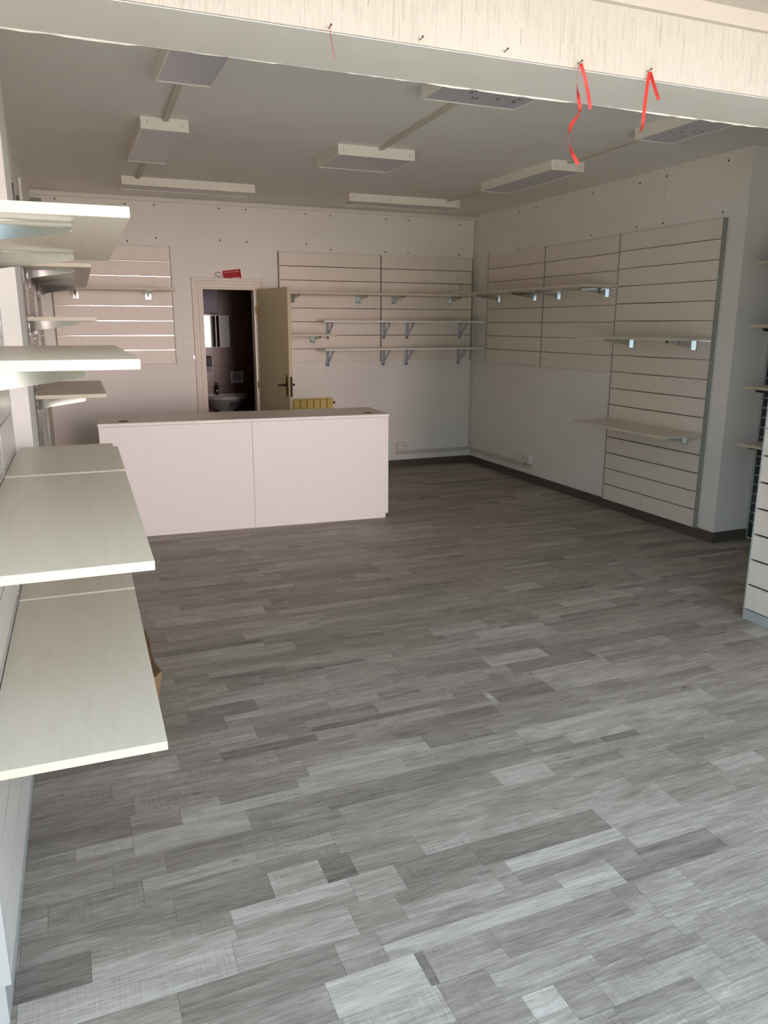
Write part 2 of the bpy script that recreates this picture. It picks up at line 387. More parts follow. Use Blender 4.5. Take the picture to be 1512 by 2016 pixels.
# beam across the shop with a combed plaster face and a ragged paint line along its far edge
def make_beam():
    y0, y1, z0, z1 = 2.305, 2.615, 2.5, 2.702
    b = bx(-.7, 5.25, y0, y1, z0, ZC).build('trim_1', M['beam_under']); struct(b)
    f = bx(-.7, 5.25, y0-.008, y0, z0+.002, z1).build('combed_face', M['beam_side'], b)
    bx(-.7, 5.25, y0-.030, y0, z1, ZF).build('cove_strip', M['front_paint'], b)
    rnd = random.Random(3); rg = MB(); x = -.65; prev = .004
    while x < 5.2:
        w = rnd.uniform(.012, .05); h = max(.0005, min(.005, prev+rnd.uniform(-.003, .003))); d = rnd.uniform(.001, .004)
        rg.add([(x, y1-.004, z0+.002), (x+w, y1-.004, z0+.002), (x+w, y1+d, z0-h), (x, y1+d, z0-prev), (x, y1+.012, z0+.01), (x+w, y1+.012, z0+.01)],
               [(0, 1, 2, 3), (3, 2, 5, 4), (0, 3, 4), (1, 5, 2)])
        prev = h; x += w
    stuff(rg.build('ragged_edge', M['beam_under'], b))
    # raised plaster ridges on the face
    rd = MB()
    for i in range(420):
        x = rnd.uniform(-.2, 3.2); w = rnd.uniform(.002, .006); a = rnd.uniform(z0+.004, z1-.06); c = min(z1-.004, a+rnd.uniform(.03, .16))
        t = rnd.uniform(.001, .0025); yy = y0-.008
        rd.add([(x-w, yy, a), (x+w, yy, a), (x+w, yy, c), (x-w, yy, c), (x, yy-t, a+.006), (x, yy-t, c-.006)],
               [(0, 1, 4), (1, 2, 5, 4), (2, 3, 5), (3, 0, 4, 5)])
    stuff(rd.build('plaster_ridge', M['beam_side'], b))
    # faint ring left by an old fitting
    MB().tube([(1.402+.035*math.cos(R(a)), y0-.0085, 2.634+.035*math.sin(R(a))) for a in range(105, 256, 10)], .0011, 6).build('old_fitting_ring', M['duct'], b)
    MB().box(1.398, 1.408, y0-.0095, y0-.007, 2.587, 2.590).build('old_fitting_mark', M['duct'], b)
    return b
beam = make_beam()

# skirting
bb = MB().box(-.14, DX0-.10, YB-.014, YB, 0, .085).box(2.11, XR, YB-.014, YB, 0, .085)
struct(bb.build('baseboard_back', M['skirting']))
struct(bx(XR-.014, XR, 4.476, YB-.014, 0, .085).build('baseboard_right', M['skirting']))
struct(bx(XR, 5.06, 4.476, 4.49, 0, .085).build('baseboard_return', M['skirting']))
# pale strip under the ceiling along the back wall and down the far corner
struct(bx(-.10, XR, YB-.036, YB, 2.902, 2.936).build('trim_2', M['white_plastic'], bevel=.002))
struct(bx(XR-.028, XR, YB-.02, YB, .2, 2.905).build('trim_3', M['duct'], bevel=.002))

# screw holes and faint paint ridges where panels used to hang
def wall_marks():
    hr = [(8.227, 2.886), (7.599, 2.885), (7.275, 2.891), (8.229, 2.504), (7.592, 2.507), (7.284, 2.514), (6.326, 2.89), (5.685, 2.879), (5.364, 2.885), (4.718, 2.889), (6.323, 2.519), (5.686, 2.524), (5.364, 2.522), (4.724, 2.529)]
    hb = [(0.723, 2.866), (1.006, 2.871), (1.66, 2.875), (1.943, 2.877), (2.601, 2.868), (2.886, 2.864), (0.721, 2.515), (1.007, 2.556), (1.657, 2.559), (1.941, 2.554), (2.602, 2.554), (2.883, 2.508), (3.544, 2.504), (3.829, 2.505), (4.495, 2.507), (4.495, 2.845), (3.55, 2.86), (3.83, 2.86), (0.079, 2.875)]
    a = MB(); b = MB()
    for (y, z) in hr: a.cyl((y, z), 'x', .008, XR-.0012, XR+.002, 10)
    for (x, z) in hb: b.cyl((x, z), 'y', .008, YB-.0012, YB+.002, 10)
    stuff(a.build('screw_holes', M['hole'], wall_right)); stuff(b.build('screw_holes', M['hole'], wall_back))
    a = MB(); b = MB()
    for y in (8.228, 7.596, 7.28, 6.325, 5.685, 5.364, 4.721): a.box(XR-.0012, XR, y-.0015, y+.0015, 2.5, 2.89)
    for x in (.722, 1.007, 1.658, 1.942, 2.602, 2.884): b.box(x-.0015, x+.0015, YB-.0012, YB, 2.52, 2.87)
    stuff(a.build('paint_ridges', M['seam'], wall_right)); stuff(b.build('paint_ridges', M['seam'], wall_back))
    # scuffs
    s = MB().box(XR-.001, XR, 7.55, 7.9, .742, .747).box(XR-.001, XR, 7.95, 8.3, .775, .778)
    stuff(s.build('scuff_marks', M['duct'], wall_right))
    s = MB().box(3.75, 4.45, YB-.001, YB, .83, .833).box(3.95, 4.4, YB-.001, YB, 1.03, 1.034).box(3.28, 3.36, YB-.001, YB, 1.185, 1.19)
    stuff(s.build('scuff_marks', M['duct'], wall_back))
    p = MB().cyl((4.192, 2.622), 'y', .070, YB-.006, YB, 32).ring((4.192, 2.622), 'y', .048, .042, YB-.009, YB-.005, 32)
    p.build('blanking_plate', M['paint'], wall_back)
wall_marks()

# ------------------------------------------------------------------ slat walls
_cache = {}
def shared(key, fn):
    if key not in _cache: _cache[key] = fn()
    return _cache[key]
def slatwall(name, label, loc, rz, width, n, pitch, z0, thick=.03, lam='lam', left=None, right=None, ends=.006, group='slatted wall panels',
             gap=.009, side_t=.003):
    """local frame: x along the panel, -y into the room, z up; origin on the floor at the panel's back"""
    t = thing(name, label, 'wall panel', loc, rz, group)
    H = n*pitch
    key = (round(width, 3), round(pitch, 4), thick, lam)
    bm = shared(('board',)+key, lambda: bx(ends, width-ends, -thick, 0, gap/2, pitch-gap/2).mesh('board'))
    im = shared(('insert',)+key, lambda: bx(ends, width-ends, -thick+.004, -.004, -gap/2, -gap/2+.0045).mesh('slot_insert'))
    for i in range(n):
        link('board', bm, M[lam], t, loc=(0, 0, z0+i*pitch))
    for i in range(1, n):
        link('slot_insert', im, M['alu'], t, loc=(0, 0, z0+i*pitch))
    bx(ends, width-ends, -.005, 0, z0+.004, z0+H-.004).build('backing', M['dark_gap'], t, loc=(0, .0030, 0))
    if left: bx(-side_t, ends, -thick-.002, 0, z0, z0+H).build('edge_profile', M[left], t)
    if right: bx(width-ends, width+side_t, -thick-.002, 0, z0, z0+H).build('edge_profile', M[right], t)
    return t
Z8, P8 = 1.282, .1483
SY = YB
# back wall
slatwall('slatted_panel', 'pinkish slatted wall panel left of the washroom door, slots shining', (-.02, SY-.006, 0), 0, 1.15, 8, .1478, 1.290, right='grey_trim', left='grey_trim')
slatwall('slatted_panel', 'slatted wall panel right behind the open door on the back wall', (2.275, SY-.006, 0), 0, 1.195, 8, P8, Z8, left='grey_trim', right='grey_trim')
slatwall('slatted_panel', 'slatted wall panel on the back wall next to the room corner', (3.476, SY-.006, 0), 0, 1.185, 8, P8, Z8, right='grey_trim')
# right wall: local x runs towards the camera
RZ = R(-90)
slatwall('slatted_panel', 'short slatted panel on the right wall next to the room corner', (XR-.006, 8.165, 0), RZ, 1.155, 8, .150, 1.274, left='grey_trim', right='grey_trim')
slatwall('slatted_panel', 'short slatted panel beside the tall floor-length panel on the right wall', (XR-.006, 7.008, 0), RZ, 1.165, 8, .150, 1.274)
slatwall('slatted_panel', 'tall floor-length slatted panel with wide grey edge on the right wall', (XR-.006, 5.838, 0), RZ, 1.172, 16, .1498, .085,
         left='grey_trim', right='grey_trim', side_t=.006, thick=.034)
# left wall: local x runs away from the camera
LZ = R(90)-LA
def left_loc(y, off=.006): return (left_x(y)+off, y, 0)
slatwall('slatted_panel', 'glossy slatted panel behind the nearest long shelves on the left wall', left_loc(1.76), LZ, 1.195, 15, .15, .15, lam='lam_gloss', left='pale_trim', thick=.036)
slatwall('slatted_panel', 'narrow glossy slatted panel on the left wall before the white pier', left_loc(2.965), LZ, .53, 15, .15, .15, lam='lam_gloss', thick=.036, right='pale_trim')
slatwall('slatted_panel', 'slatted panel with chrome uprights on the left wall beyond the pier', left_loc(4.9), LZ, 1.45, 15, .15, .1, lam='lam_plain', thick=.03)
slatwall('slatted_panel', 'farthest slatted panel on the left wall beside the counter', left_loc(6.355), LZ, 1.45, 15, .15, .1, lam='lam_plain', thick=.03)
# near right unit standing on a dark kick
part_x = 3.63
slatwall('slatted_panel', 'bright white slatted panel on the partition at the right edge', (part_x+.036, 3.165, 0), RZ, 1.20, 15, .1536, .062, lam='lam', left='pale_trim', thick=.036, side_t=.004, gap=.012)
wall_part = wall('wall_partition', part_x+.041, part_x+.12, 1.96, 3.165, 0, ZF)
struct(bx(part_x, part_x+.037, 1.96, 3.168, 0, .060).build('baseboard_partition', M['pale_trim']))
# kick under the near left panels
struct(MB().add([(left_x(y)+dx, y, z) for z in (0, .145) for (y, dx) in ((1.80, 0), (1.80, .022), (3.48, .022), (3.48, 0))],
     [(3, 2, 1, 0), (4, 5, 6, 7), (0, 1, 5, 4), (1, 2, 6, 5), (2, 3, 7, 6), (3, 0, 4, 7)]).build('baseboard_left', M['pale_trim']))

# ------------------------------------------------------------------ shelves
def bracket_meshes(L):
    arm = MB().prism([(0, 0), (-L, 0), (-L-.007, -.010), (-L, -.022), (-.11, -.046), (-.055, -.055), (-.028, -.066), (-.018, -.085), (0, -.085)], 'x', -.0015, .0015).mesh('bracket')
    fl = bx(-.012, .012, -L, 0, -.002, 0).mesh('flange')
    pin = MB().cyl((-L+.002, -.011), 'x', .008, -.007, .007, 14).mesh('pin')
    pl = bx(-.027, .027, -.004, .0, -.078, -.004).mesh('wall_plate')
    return arm, fl, pin, pl
def shelf(label, loc, rz, width, depth, brackets, top='lam_h', group='wall shelves', L=.285, th=.022, ym=-.036, plate=False):
    """loc: floor point of the wall panel's back at one shelf end, z = shelf top; front at local -y"""
    t = thing('wall_shelf', label, 'shelf', loc, rz, group)
    bo = bx(0, width, -depth-.036, ym-.004, -th+.0, 0).build('board', M[top], t, bevel=.0012)
    e = MB().box(-.0006, .0004, -depth-.0355, ym-.006, -th+.001, -.001).box(width-.0004, width+.0006, -depth-.0355, ym-.006, -th+.001, -.001)
    e.box(.0005, width-.0005, -depth-.0366, -depth-.0355, -th+.001, -.001)
    e.build('edging', M['edge'], t)
    arm, fl, pin, pl = shared(('br', L), lambda: bracket_meshes(L))
    for x in brackets:
        b = link('bracket', arm, M['chrome'], t, loc=(x, ym, -th-.0005))
        link('flange', fl, M['chrome'], b); link('pin', pin, M['chrome'], b, smooth=False)
        if plate: link('wall_plate', pl, M['chrome'], b)
    return t
def lshelf(label, y, z, w, d, br, top='lam_h', off=0., **k):
    return shelf(label, (left_x(y)+.006+off, y, z), LZ, w, d, br, top=top, **k)
NG = 'long shelves on the near left slatted panels'
lshelf('lowest long shelf nearest the camera, pale grey board at left', 1.732, .732, 1.168, .40, (.17, .97), group=NG)
lshelf('lowest shelf end piece beyond the nearest low board', 2.905, .736, .58, .40, (.1, .46), group=NG)
lshelf('cream long shelf nearest the camera above the lowest one', 1.732, 1.183, 1.168, .40, (.17, .97), group=NG)
lshelf('short cream shelf joined behind the nearest waist-high shelf', 2.905, 1.187, .585, .40, (.1, .46), group=NG)
lshelf('dim third board continuing the waist-high shelves to the pier', 3.497, 1.172, .20, .385, (.1,), group=NG, top='lam_h')
lshelf('cream shelf at eye level with a single chrome bracket showing', 1.735, 1.628, 1.165, .40, (.12, .97), group=NG)
lshelf('topmost near shelf seen from below with two chrome brackets', 1.732, 1.930, 1.168, .40, (.105, .885), group=NG)
FG = 'shelves on chrome uprights at the far left wall'
lshelf('far left top shelf on several chrome brackets', 5.0, 2.042, 1.88, .385, (.19, .89, 1.64), group=FG)
lshelf('farthest left top shelf continuing towards the back wall', 6.885, 2.042, .95, .385, (.27, .78), group=FG)
lshelf('far left middle shelf on a chrome bracket', 5.0, 1.738, 1.20, .39, (.03, 1.0), group=FG)
lshelf('far left lowest shelf above the counter end', 5.0, 1.288, 1.20, .41, (.03, 1.0), group=FG)
# back wall shelves
BG = 'shelves on the back wall'
shelf('long shelf on the slatted panel left of the washroom door', (-.10, YB-.006, 2.046), 0, 1.215, .40, (.29, .985), top='lam_x', group=BG, plate=True)
shelf('upper shelf behind the open door on the back wall', (2.19, YB-.006, 2.036), 0, 1.22, .40, (.225, 1.0), top='lam_x', group=BG, plate=True)
shelf('upper back wall shelf meeting the right wall shelf in the corner', (3.413, YB-.006, 2.036), 0, .865, .40, (.22, .95-.0), top='lam_x', group=BG, plate=True)
shelf('short low shelf half hidden by the open door', (2.20, YB-.006, 1.598), 0, .60, .40, (.08, .44), top='lam_x', group=BG, plate=True)
# right wall shelves (local x towards the camera)
RG = 'shelves on the right wall'
shelf('upper right wall shelf reaching into the corner', (XR-.006, 8.10, 2.050), RZ, 1.10, .40, (.22, .95), top='lam_h', group=RG, plate=True)
shelf('upper right wall shelf ending beside the tall slatted panel', (XR-.006, 6.998, 2.050), RZ, 1.175, .40, (.28, 1.03), top='lam_h', group=RG, plate=True)
shelf('shelf halfway up the tall slatted panel', (XR-.006, 5.83, 1.607), RZ, 1.168, .40, (.25, .99), top='lam_h', group=RG, plate=True, ym=-.040)
shelf('low broad shelf on the tall slatted panel', (XR-.006, 5.83, .856), RZ, 1.163, .40, (.25, .99), top='lam_h', group=RG, plate=True, ym=-.040)
# niche rack on the far right, mostly hidden by the partition
def niche():
    t = thing('chrome_shelf_rack', 'dark rack with chrome rungs in the niche at the right edge', 'rack', (5.088, 4.488, 0), RZ)
    bx(.02, 1.2, -.022, 0, .02, 2.4).build('back_panel', M['rack_dark'], t)
    bx(.0, .02, -.03, 0, .02, 2.4).build('upright', M['pale_trim'], t)
    rm = bx(.03, 1.2, -.030, -.021, -.006, .006).mesh('rung')
    for i in range(28): link('rung', rm, M['chrome'], t, loc=(0, 0, .155+i*.0765))
    for z, n in ((2.150, 'topmost niche shelf poking out at the right edge'), (1.706, 'second niche shelf from the top at the right edge'),
                 (1.262, 'third niche shelf from the top, beside the chrome rungs'), (.832, 'lowest niche shelf above the partition edge')):
        shelf(n, (5.088, 4.335, z), RZ, 1.0, .355, (.05, .8), top='lam_h', group='shelves in the niche at right', ym=-.032)
niche()
# chrome uprights on the far left wall
for i, y in enumerate((4.97, 5.42, 6.42)):
    o = bx(-.009, .009, -.012, .009, .25, 2.45).build('chrome_upright', M['upright'])
    o.location = (left_x(y)+.05, y, 0)
    sl = MB()
    for k in range(40): sl.box(.0091, .0095, -.003, .003, .3+k*.05, .325+k*.05)
    stuff(sl.build('slots', M['black'], o))
    tag(o, ('nearest', 'second', 'third')[i]+' slender chrome upright along the far left wall', 'upright', 'chrome uprights on the far left wall')
# white planks on plastic brackets, back wall
def plank_shelf(label, x0, w, z, brackets):
    t = thing('plank_shelf', label, 'shelf', (x0, YB-.006, z), 0, 'white planks on grey-blue plastic brackets')
    bx(0, w, -.335, -.034, -.02, 0).build('board', M['plank_white'], t, bevel=.001)
    def mk():
        b = MB().box(-.016, .016, -.042, -.034, -.195, -.0205).box(-.012, .012, -.26, -.034, -.030, -.0205)
        b.prism([(-.040, -.165), (-.040, -.185), (-.235, -.040), (-.235, -.030), (-.21, -.030)], 'x', -.006, .006)
        b.cyl((0, -.195), 'y', .016, -.042, -.034, 14)
        return b.mesh('bracket')
    bm = shared('plbr', mk)
    for x in brackets: link('bracket', bm, M['plastic_blue'], t, loc=(x, 0, 0))
plank_shelf('long white plank on four grey-blue brackets, above the split pair', 2.685, 2.02, 1.742, (.135, .825, 1.12, 1.82))
plank_shelf('lower white plank on grey-blue brackets beside the open door', 2.690, .985, 1.438, (.13, .815))
plank_shelf('lower white plank on grey-blue brackets in the room corner', 3.680, 1.02, 1.438, (.12, .815))
# small hook left in a slot
o = MB().tube([(0, 0, 0), (0, -.05, 0), (0, -.06, -.01), (0, -.06, -.06)], .004).box(-.03, .03, -.003, .003, -.006, .012).build('slot_hook', M['chrome_dull'])
o.location = (4.472, YB-.040, 2.168); tag(o, 'small metal hook left in a slot near the back corner', 'hook')

# ------------------------------------------------------------------ ceiling lamps and cable ducts
def lamp(label, x0, x1, y0, y1, h=.072):
    cx, cy = (x0+x1)/2, (y0+y1)/2; a, b = (x1-x0)/2, (y1-y0)/2
    t = thing('ceiling_lamp', label, 'ceiling lamp', (cx, cy, ZC), 0, 'box lamps on the ceiling')
    f = .014
    MB().box(-a, a, -b, -b+f, -h, 0).box(-a, a, b-f, b, -h, 0).box(-a, -a+f, -b+f, b-f, -h, 0).box(a-f, a, -b+f, b-f, -h, 0).build('housing', M['lamp_white'], t, bevel=.002)
    bx(-a+f-.001, a-f+.001, -b+f-.001, b-f+.001, -h+.004, -h+.009).build('diffuser', M['diffuser'], t)
    sm = shared('clip', lambda: bx(-.004, .004, -.0015, 0, -.014, .014).mesh('end_clip'))
    for sx in (-1, 1): link('end_clip', sm, M['duct'], t, loc=(sx*(a-.04), -b, -h*.5))
    return t
lamp('long ceiling lamp at the left, partly cut off by the beam', .556, .842, 3.20, 4.365)
lamp('long ceiling lamp in the middle of the left row', .583, .877, 5.372, 6.46)
lamp('wide ceiling lamp near the back wall above the washroom door', .620, 1.795, 7.478, 7.755)
lamp('square ceiling lamp in the middle, partly cut off by the beam', 1.915, 2.500, 3.55, 4.130)
lamp('square ceiling lamp in the centre of the room', 1.955, 2.555, 5.600, 6.115)
lamp('wide ceiling lamp near the back corner', 2.748, 3.965, 7.552, 7.835)
lamp('long ceiling lamp in the right row with red ribbon before it', 3.665, 3.972, 5.468, 6.585)
lamp('long ceiling lamp at the right, partly cut off by the beam', 3.605, 3.915, 3.25, 4.435)
dl = MB(); rd = random.Random(5)
for i in range(16):
    x, y = rd.uniform(2.1, 2.42), rd.uniform(3.83, 4.02); dl.cyl((x, y), 'z', rd.uniform(.004, .012), ZC-.0694, ZC-.0675, 8)
for i in range(9):
    x, y = rd.uniform(3.68, 3.85), rd.uniform(4.05, 4.25); dl.cyl((x, y), 'z', rd.uniform(.004, .012), ZC-.0694, ZC-.0675, 8)
lampsq = [o for o in bpy.data.objects if o.get('label', '').startswith('square ceiling lamp in the middle')][0]
o = dl.build('dirt_specks', M['fly_dirt'], lampsq); o.location = (-lampsq.location.x, -lampsq.location.y, -ZC); stuff(o)
def ceil_duct(label, xa, ya, xb, yb2, w=.036):
    d = Vector((xb-xa, yb2-ya, 0)); L = d.length; a = math.atan2(d.y, d.x)
    o = bx(0, L, -w/2, w/2, -.02, 0).build('cable_duct', M['duct'], bevel=.002)
    o.location = (xa, ya, ZC); o.rotation_euler = (0, 0, a)
    tag(o, label, 'cable duct', 'cable ducts on the ceiling')
ceil_duct('ceiling cable duct between the front and middle left lamps', .70, 4.365, .735, 5.372)
ceil_duct('ceiling cable duct from the middle left lamp to the back left lamp', .752, 6.46, .757, 7.478)
ceil_duct('ceiling cable duct between the two square lamps', 2.215, 4.13, 2.285, 5.60)
ceil_duct('ceiling cable duct running to the back corner lamp', 3.835, 6.585, 3.83, 7.552)
ceil_duct('ceiling cable duct between the two lamps of the right row', 3.79, 4.435, 3.825, 5.468)
# bits on the left wall under the ceiling
o = bx(0, .02, -.09, .09, -.10, .06).build('junction_box', M['white_plastic'], bevel=.003); o.location = (left_x(6.75), 6.75, 2.69)
tag(o, 'pale junction box high on the left wall', 'junction box')
o = MB().cyl((0, 0), 'x', .06, 0, .03, 20, .05).build('dark_vent_plate', M['grey_trim'], smooth=False); o.location = (left_x(5.25), 5.25, 2.46)
tag(o, 'small grey plate on the left wall above the top shelf', 'plate')
o = bx(0, .10, -.05, .05, -.06, .06).build('corner_box', M['grey_trim'], bevel=.003); o.location = (left_x(8.42)+.0, 8.49, 2.80)
tag(o, 'grey box in the left back corner under the ceiling', 'junction box')
cr = MB()
for (p, q) in (((5.39, 2.856), (5.67, 2.851)), ((6.35, 2.845), (6.79, 2.864))):
    for k in range(6):
        y0 = p[0]+(q[0]-p[0])*k/6; y1 = p[0]+(q[0]-p[0])*(k+1)/6; z = p[1]+(.006 if k % 2 else 0)
        cr.add([(left_x(y0)+.001, y0, z), (left_x(y1)+.001, y1, z+.004), (left_x(y1)+.001, y1, z+.014), (left_x(y0)+.001, y0, z+.012)], [(0, 1, 2, 3)])
stuff(cr.build('plaster_cracks', M['grey_trim'], wall_left))

# ------------------------------------------------------------------ counter
def counter():
    q = Vector((2.614, 6.226)); az = math.atan2(6.392-6.226, .222-2.614)   # direction of the front from right to left end
    W = 2.398
    t = thing('sales_counter', 'long pale pinkish sales counter with two front panels', 'counter', (q.x, q.y, 0), az)
    # local x runs to the left end, +y... the room behind lies at local -y
    H = .938; D = .60
    bx(-.004, W+.004, -D, .004, H-.024, H).build('countertop', M['counter_top'], t, bevel=.0015)
    bx(-.004, W+.004, .0042, .0056, H-.0235, H-.0005).build('top_edging', M['counter'], t)
    for (a, b) in ((.0, W/2-.001), (W/2+.001, W)):
        bx(a, b, -.02, 0, .045, H-.026).build('front_panel', M['counter'], t, bevel=.001)
    for (a, b) in ((.022, W/2-.001), (W/2+.001, W-.022)):
        bx(a, b, -.032, -.012, 0, .044).build('plinth', M['counter'], t)
    for (a, b) in ((0, .02), (W-.02, W)):
        bx(a, b, -D+.02, -.021, .045, H-.026).build('end_panel', M['counter'], t)
    bx(.02, W-.02, -D+.10, -.033, .045, .065).build('bottom_board', M['counter'], t)
    bx(W/2-.01, W/2+.01, -D+.10, -.033, .066, H-.03).build('divider', M['counter'], t)
    for (x, y) in ((.150, -.13), (2.21, -.13)):
        g = MB().cyl((x, y), 'z', .036, H, H+.0035, 24)
        g.build('cable_grommet', M['black'], t)
    for (a, b) in ((1.37, 1.58), (1.602, 1.612)):
        bx(a, b, .0057, .0064, H-.020, H-.004).build('clear_tape', M['tape'], t)
    for (x, z) in ((1.85, .90), (2.32, .87), (1.3, .93), (.72, .86), (.75, .78), (.2, .80)):
        pass
counter()

# ------------------------------------------------------------------ doorway, door, washroom
def doorway():
    t = struct(bpy.data.objects.new('door_1', None)); C.objects.link(t)
    # moulded casing in three steps
    for i, (o0, o1, d) in enumerate(((.0, .035, .022), (.035, .065, .016), (.065, .096, .026))):
        m = MB().box(DX0-o1, DX0-o0, YB-d, YB, 0, DZ+o1).box(DX1+o0, DX1+o1, YB-d, YB, 0, DZ+o1).box(DX0-o0, DX1+o0, YB-d, YB, DZ+o0, DZ+o1)
        m.build('casing', M['frame'], t, bevel=.003)
    MB().box(DX0, DX0+.02, YB, YB+.12, 0, DZ).box(DX1-.02, DX1, YB, YB+.12, 0, DZ).box(DX0+.02, DX1-.02, YB, YB+.12, DZ-.02, DZ).build('jamb', M['frame'], t)
    # leaf, swung into the shop; local x from hinge to free edge
    a = math.atan2(7.802-8.500, 2.168-2.020)
    lf = bx(0, .712, 0, .038, .01, 2.068).build('leaf', M['door'], t, bevel=.003)
    lf.location = (2.020, 8.512, 0); lf.rotation_euler = (0, 0, a)
    # camera sees the face at local y = 0
    # handle plate, oval
    pl = MB(); n = 28
    prof = [(.662+.021*math.cos(2*math.pi*i/n), 1.075+.118*math.sin(2*math.pi*i/n)) for i in range(n)]
    pl.prism(prof, 'y', -.006, .0); pl.build('handle_plate', M['brass'], lf)
    lv = MB().cyl((.662, 1.085), 'y', .012, -.045, -.004, 14)
    lv.tube([(.662, -.045, 1.085), (.64, -.047, 1.086), (.60, -.047, 1.083), (.565, -.046, 1.080), (.548, -.044, 1.078)], .0095, 10)
    lv.cyl((.595, -.047+.0), 'z', .001, 1.08, 1.081, 6)
    lv.build('lever_handle', M['bronze'], lf, smooth=True)
    bx(.712, .7135, .008, .030, .965, 1.17).build('lock_plate', M['bronze'], lf)
    bx(.712, .724, .012, .026, 1.10, 1.125).build('latch', M['bronze'], lf)
    lv2 = MB().cyl((.662, 1.085), 'y', .012, .038, .08, 14).tube([(.662, .08, 1.085), (.61, .082, 1.084), (.552, .08, 1.080)], .0095, 10)
    lv2.build('lever_handle', M['bronze'], lf, smooth=True)
    for z in (.25, 1.05, 1.85): MB().cyl((0.0, -.006), 'z', .007, z-.04, z+.04, 10).build('hinge', M['brass'], lf)
    return t
doorway()
WB = 9.90
def washroom():
    x0, x1 = 1.20, 2.55
    wl = MB().box(x0-.1, x0, YB+.12, WB+.1, 0, 2.5).box(x1, x1+.1, YB+.12, WB+.1, 0, 2.5).box(x0-.1, x1+.1, WB, WB+.1, 0, 2.5)
    wr = struct(wl.build('wall_washroom', M['grout']))
    struct(bx(x0-.1, x1+.1, YB+.12, WB+.1, 2.5, 2.55).build('ceiling_washroom', M['wc_paint']))
    tm = bx(.0015, .1955, -.008, 0, .0015, .2375).mesh('tile')
    for i in range(7):
        for j in range(10):
            if x0+.012+i*.197+.2 > x1+.06: continue
            link('tile', tm, M['tile'], wr, loc=(x0-.012+i*.197, WB, -.02+j*.2405-.02*0))
    tm2 = bx(-.008, 0, .0015, .1955, .0015, .2375).mesh('tile')
    for i in range(6):
        for j in range(10): link('tile', tm2, M['tile'], wr, loc=(x1, YB+.135+i*.197, -.02+j*.2405))
    # mirror cabinet: two doors, the left one standing a little open
    t = thing('mirror_cabinet', 'mirrored cabinet on the brown washroom wall, one side reflecting daylight', 'mirror', (1.64, WB-.012, 1.42))
    bx(-.02, .335, -.09, 0, 0, .385).build('cabinet_body', M['ceramic'], t)
    m = bx(0, .150, -.006, 0, .004, .381).build('mirror_door', M['mirror'], t, loc=(.0, -.096, 0)); m.rotation_euler = (0, 0, R(1.0))
    m = bx(0, .150, -.006, 0, .004, .381).build('mirror_door', M['mirror'], t, loc=(.166, -.092, 0)); m.rotation_euler = (0, 0, R(14))
    bx(.151, .163, -.112, -.09, 0, .385).build('middle_strip', M['white_plastic'], t)
    m = bx(-.008, .008, -.006, 0, 0, .385).build('side_strip', M['mirror'], t, loc=(.330, -.112, 0)); m.rotation_euler = (0, 0, R(-1.5))
    t = thing('water_heater', 'pale lilac boxy water heater high on the washroom wall', 'water heater', (1.50, WB-.01, 1.82))
    bx(-.02, .34, -.12, 0, .01, .335).build('body', M['wc_paint'], t, bevel=.02)
    MB().cyl((.30, -.07), 'z', .035, -.0, .20, 16).build('pipe_cover', M['wc_paint'], t, smooth=True)
    # basin
    t = thing('washbasin', 'white washbasin under the washroom mirror', 'washbasin', (1.87, WB-.01, 0))
    n = 24; top = [(.29*math.cos(math.pi*i/n), -.44*math.sin(math.pi*i/n)) for i in range(n+1)]
    low = [(.17*math.cos(math.pi*i/n), -.26*math.sin(math.pi*i/n)) for i in range(n+1)]
    vs = [(x, y, .84) for x, y in top] + [(x, y, .80) for x, y in top] + [(x, y, .66) for x, y in low] + [(x*.82, y*.86-.02, .84) for x, y in top] + [(x*.5, y*.6-.04, .73) for x, y in top]
    k = n+1; fs = []
    for (a, b) in ((0, 1), (1, 2), (3, 4)):
        fs += [(a*k+i, a*k+(i+1) % k, b*k+(i+1) % k, b*k+i) for i in range(k)]
    fs += [(i, (i+1) % k, 3*k+(i+1) % k, 3*k+i) for i in range(k)] + [tuple(range(4*k, 5*k)), tuple(range(2*k, 3*k))]
    MB().add(vs, fs).build('bowl', M['ceramic'], t)
    MB().cyl((0, -.12), 'z', .075, 0, .67, 18, .10).build('pedestal', M['ceramic'], t, smooth=True)
    MB().cyl((-.09, -.07), 'z', .022, .835, .93, 14).tube([(-.09, -.07, .92), (-.09, -.13, .95), (-.09, -.18, .925)], .013, 10).tube([(-.09, -.07, .93), (-.09, -.06, .965), (-.09, -.10, .985)], .008, 8).build('faucet', M['chrome'], t, smooth=True)
    bx(.01, .09, -.452, -.435, .735, .765).build('overflow_slot', M['black'], t)
    # dispensers
    t = thing('soap_dispenser', 'black soap dispenser under the mirror cabinet', 'dispenser', (1.695, WB-.012, 1.19))
    bx(-.035, .035, -.09, 0, 0, .125).build('body', M['black'], t, bevel=.012)
    bx(-.03, .03, -.08, 0, -.07, 0).build('soap_bottle', M['wc_paint'], t, bevel=.004)
    t = thing('soap_dish', 'pale recessed ceramic holder on the brown tiles beside the basin', 'soap dish', (2.05, WB-.009, 1.045))
    MB().box(-.08, -.055, -.022, 0, -.075, .075).box(.055, .08, -.022, 0, -.075, .075).box(-.055, .055, -.022, 0, .05, .075).box(-.055, .055, -.022, 0, -.075, -.05).build('surround', M['ceramic'], t, bevel=.005)
    bx(-.055, .055, -.004, 0, -.05, .05).build('recess', M['wc_paint'], t)
    MB().cyl((-.012, -.040), 'x', .014, -.045, .045, 12).build('lip', M['ceramic'], t, smooth=True)
washroom()

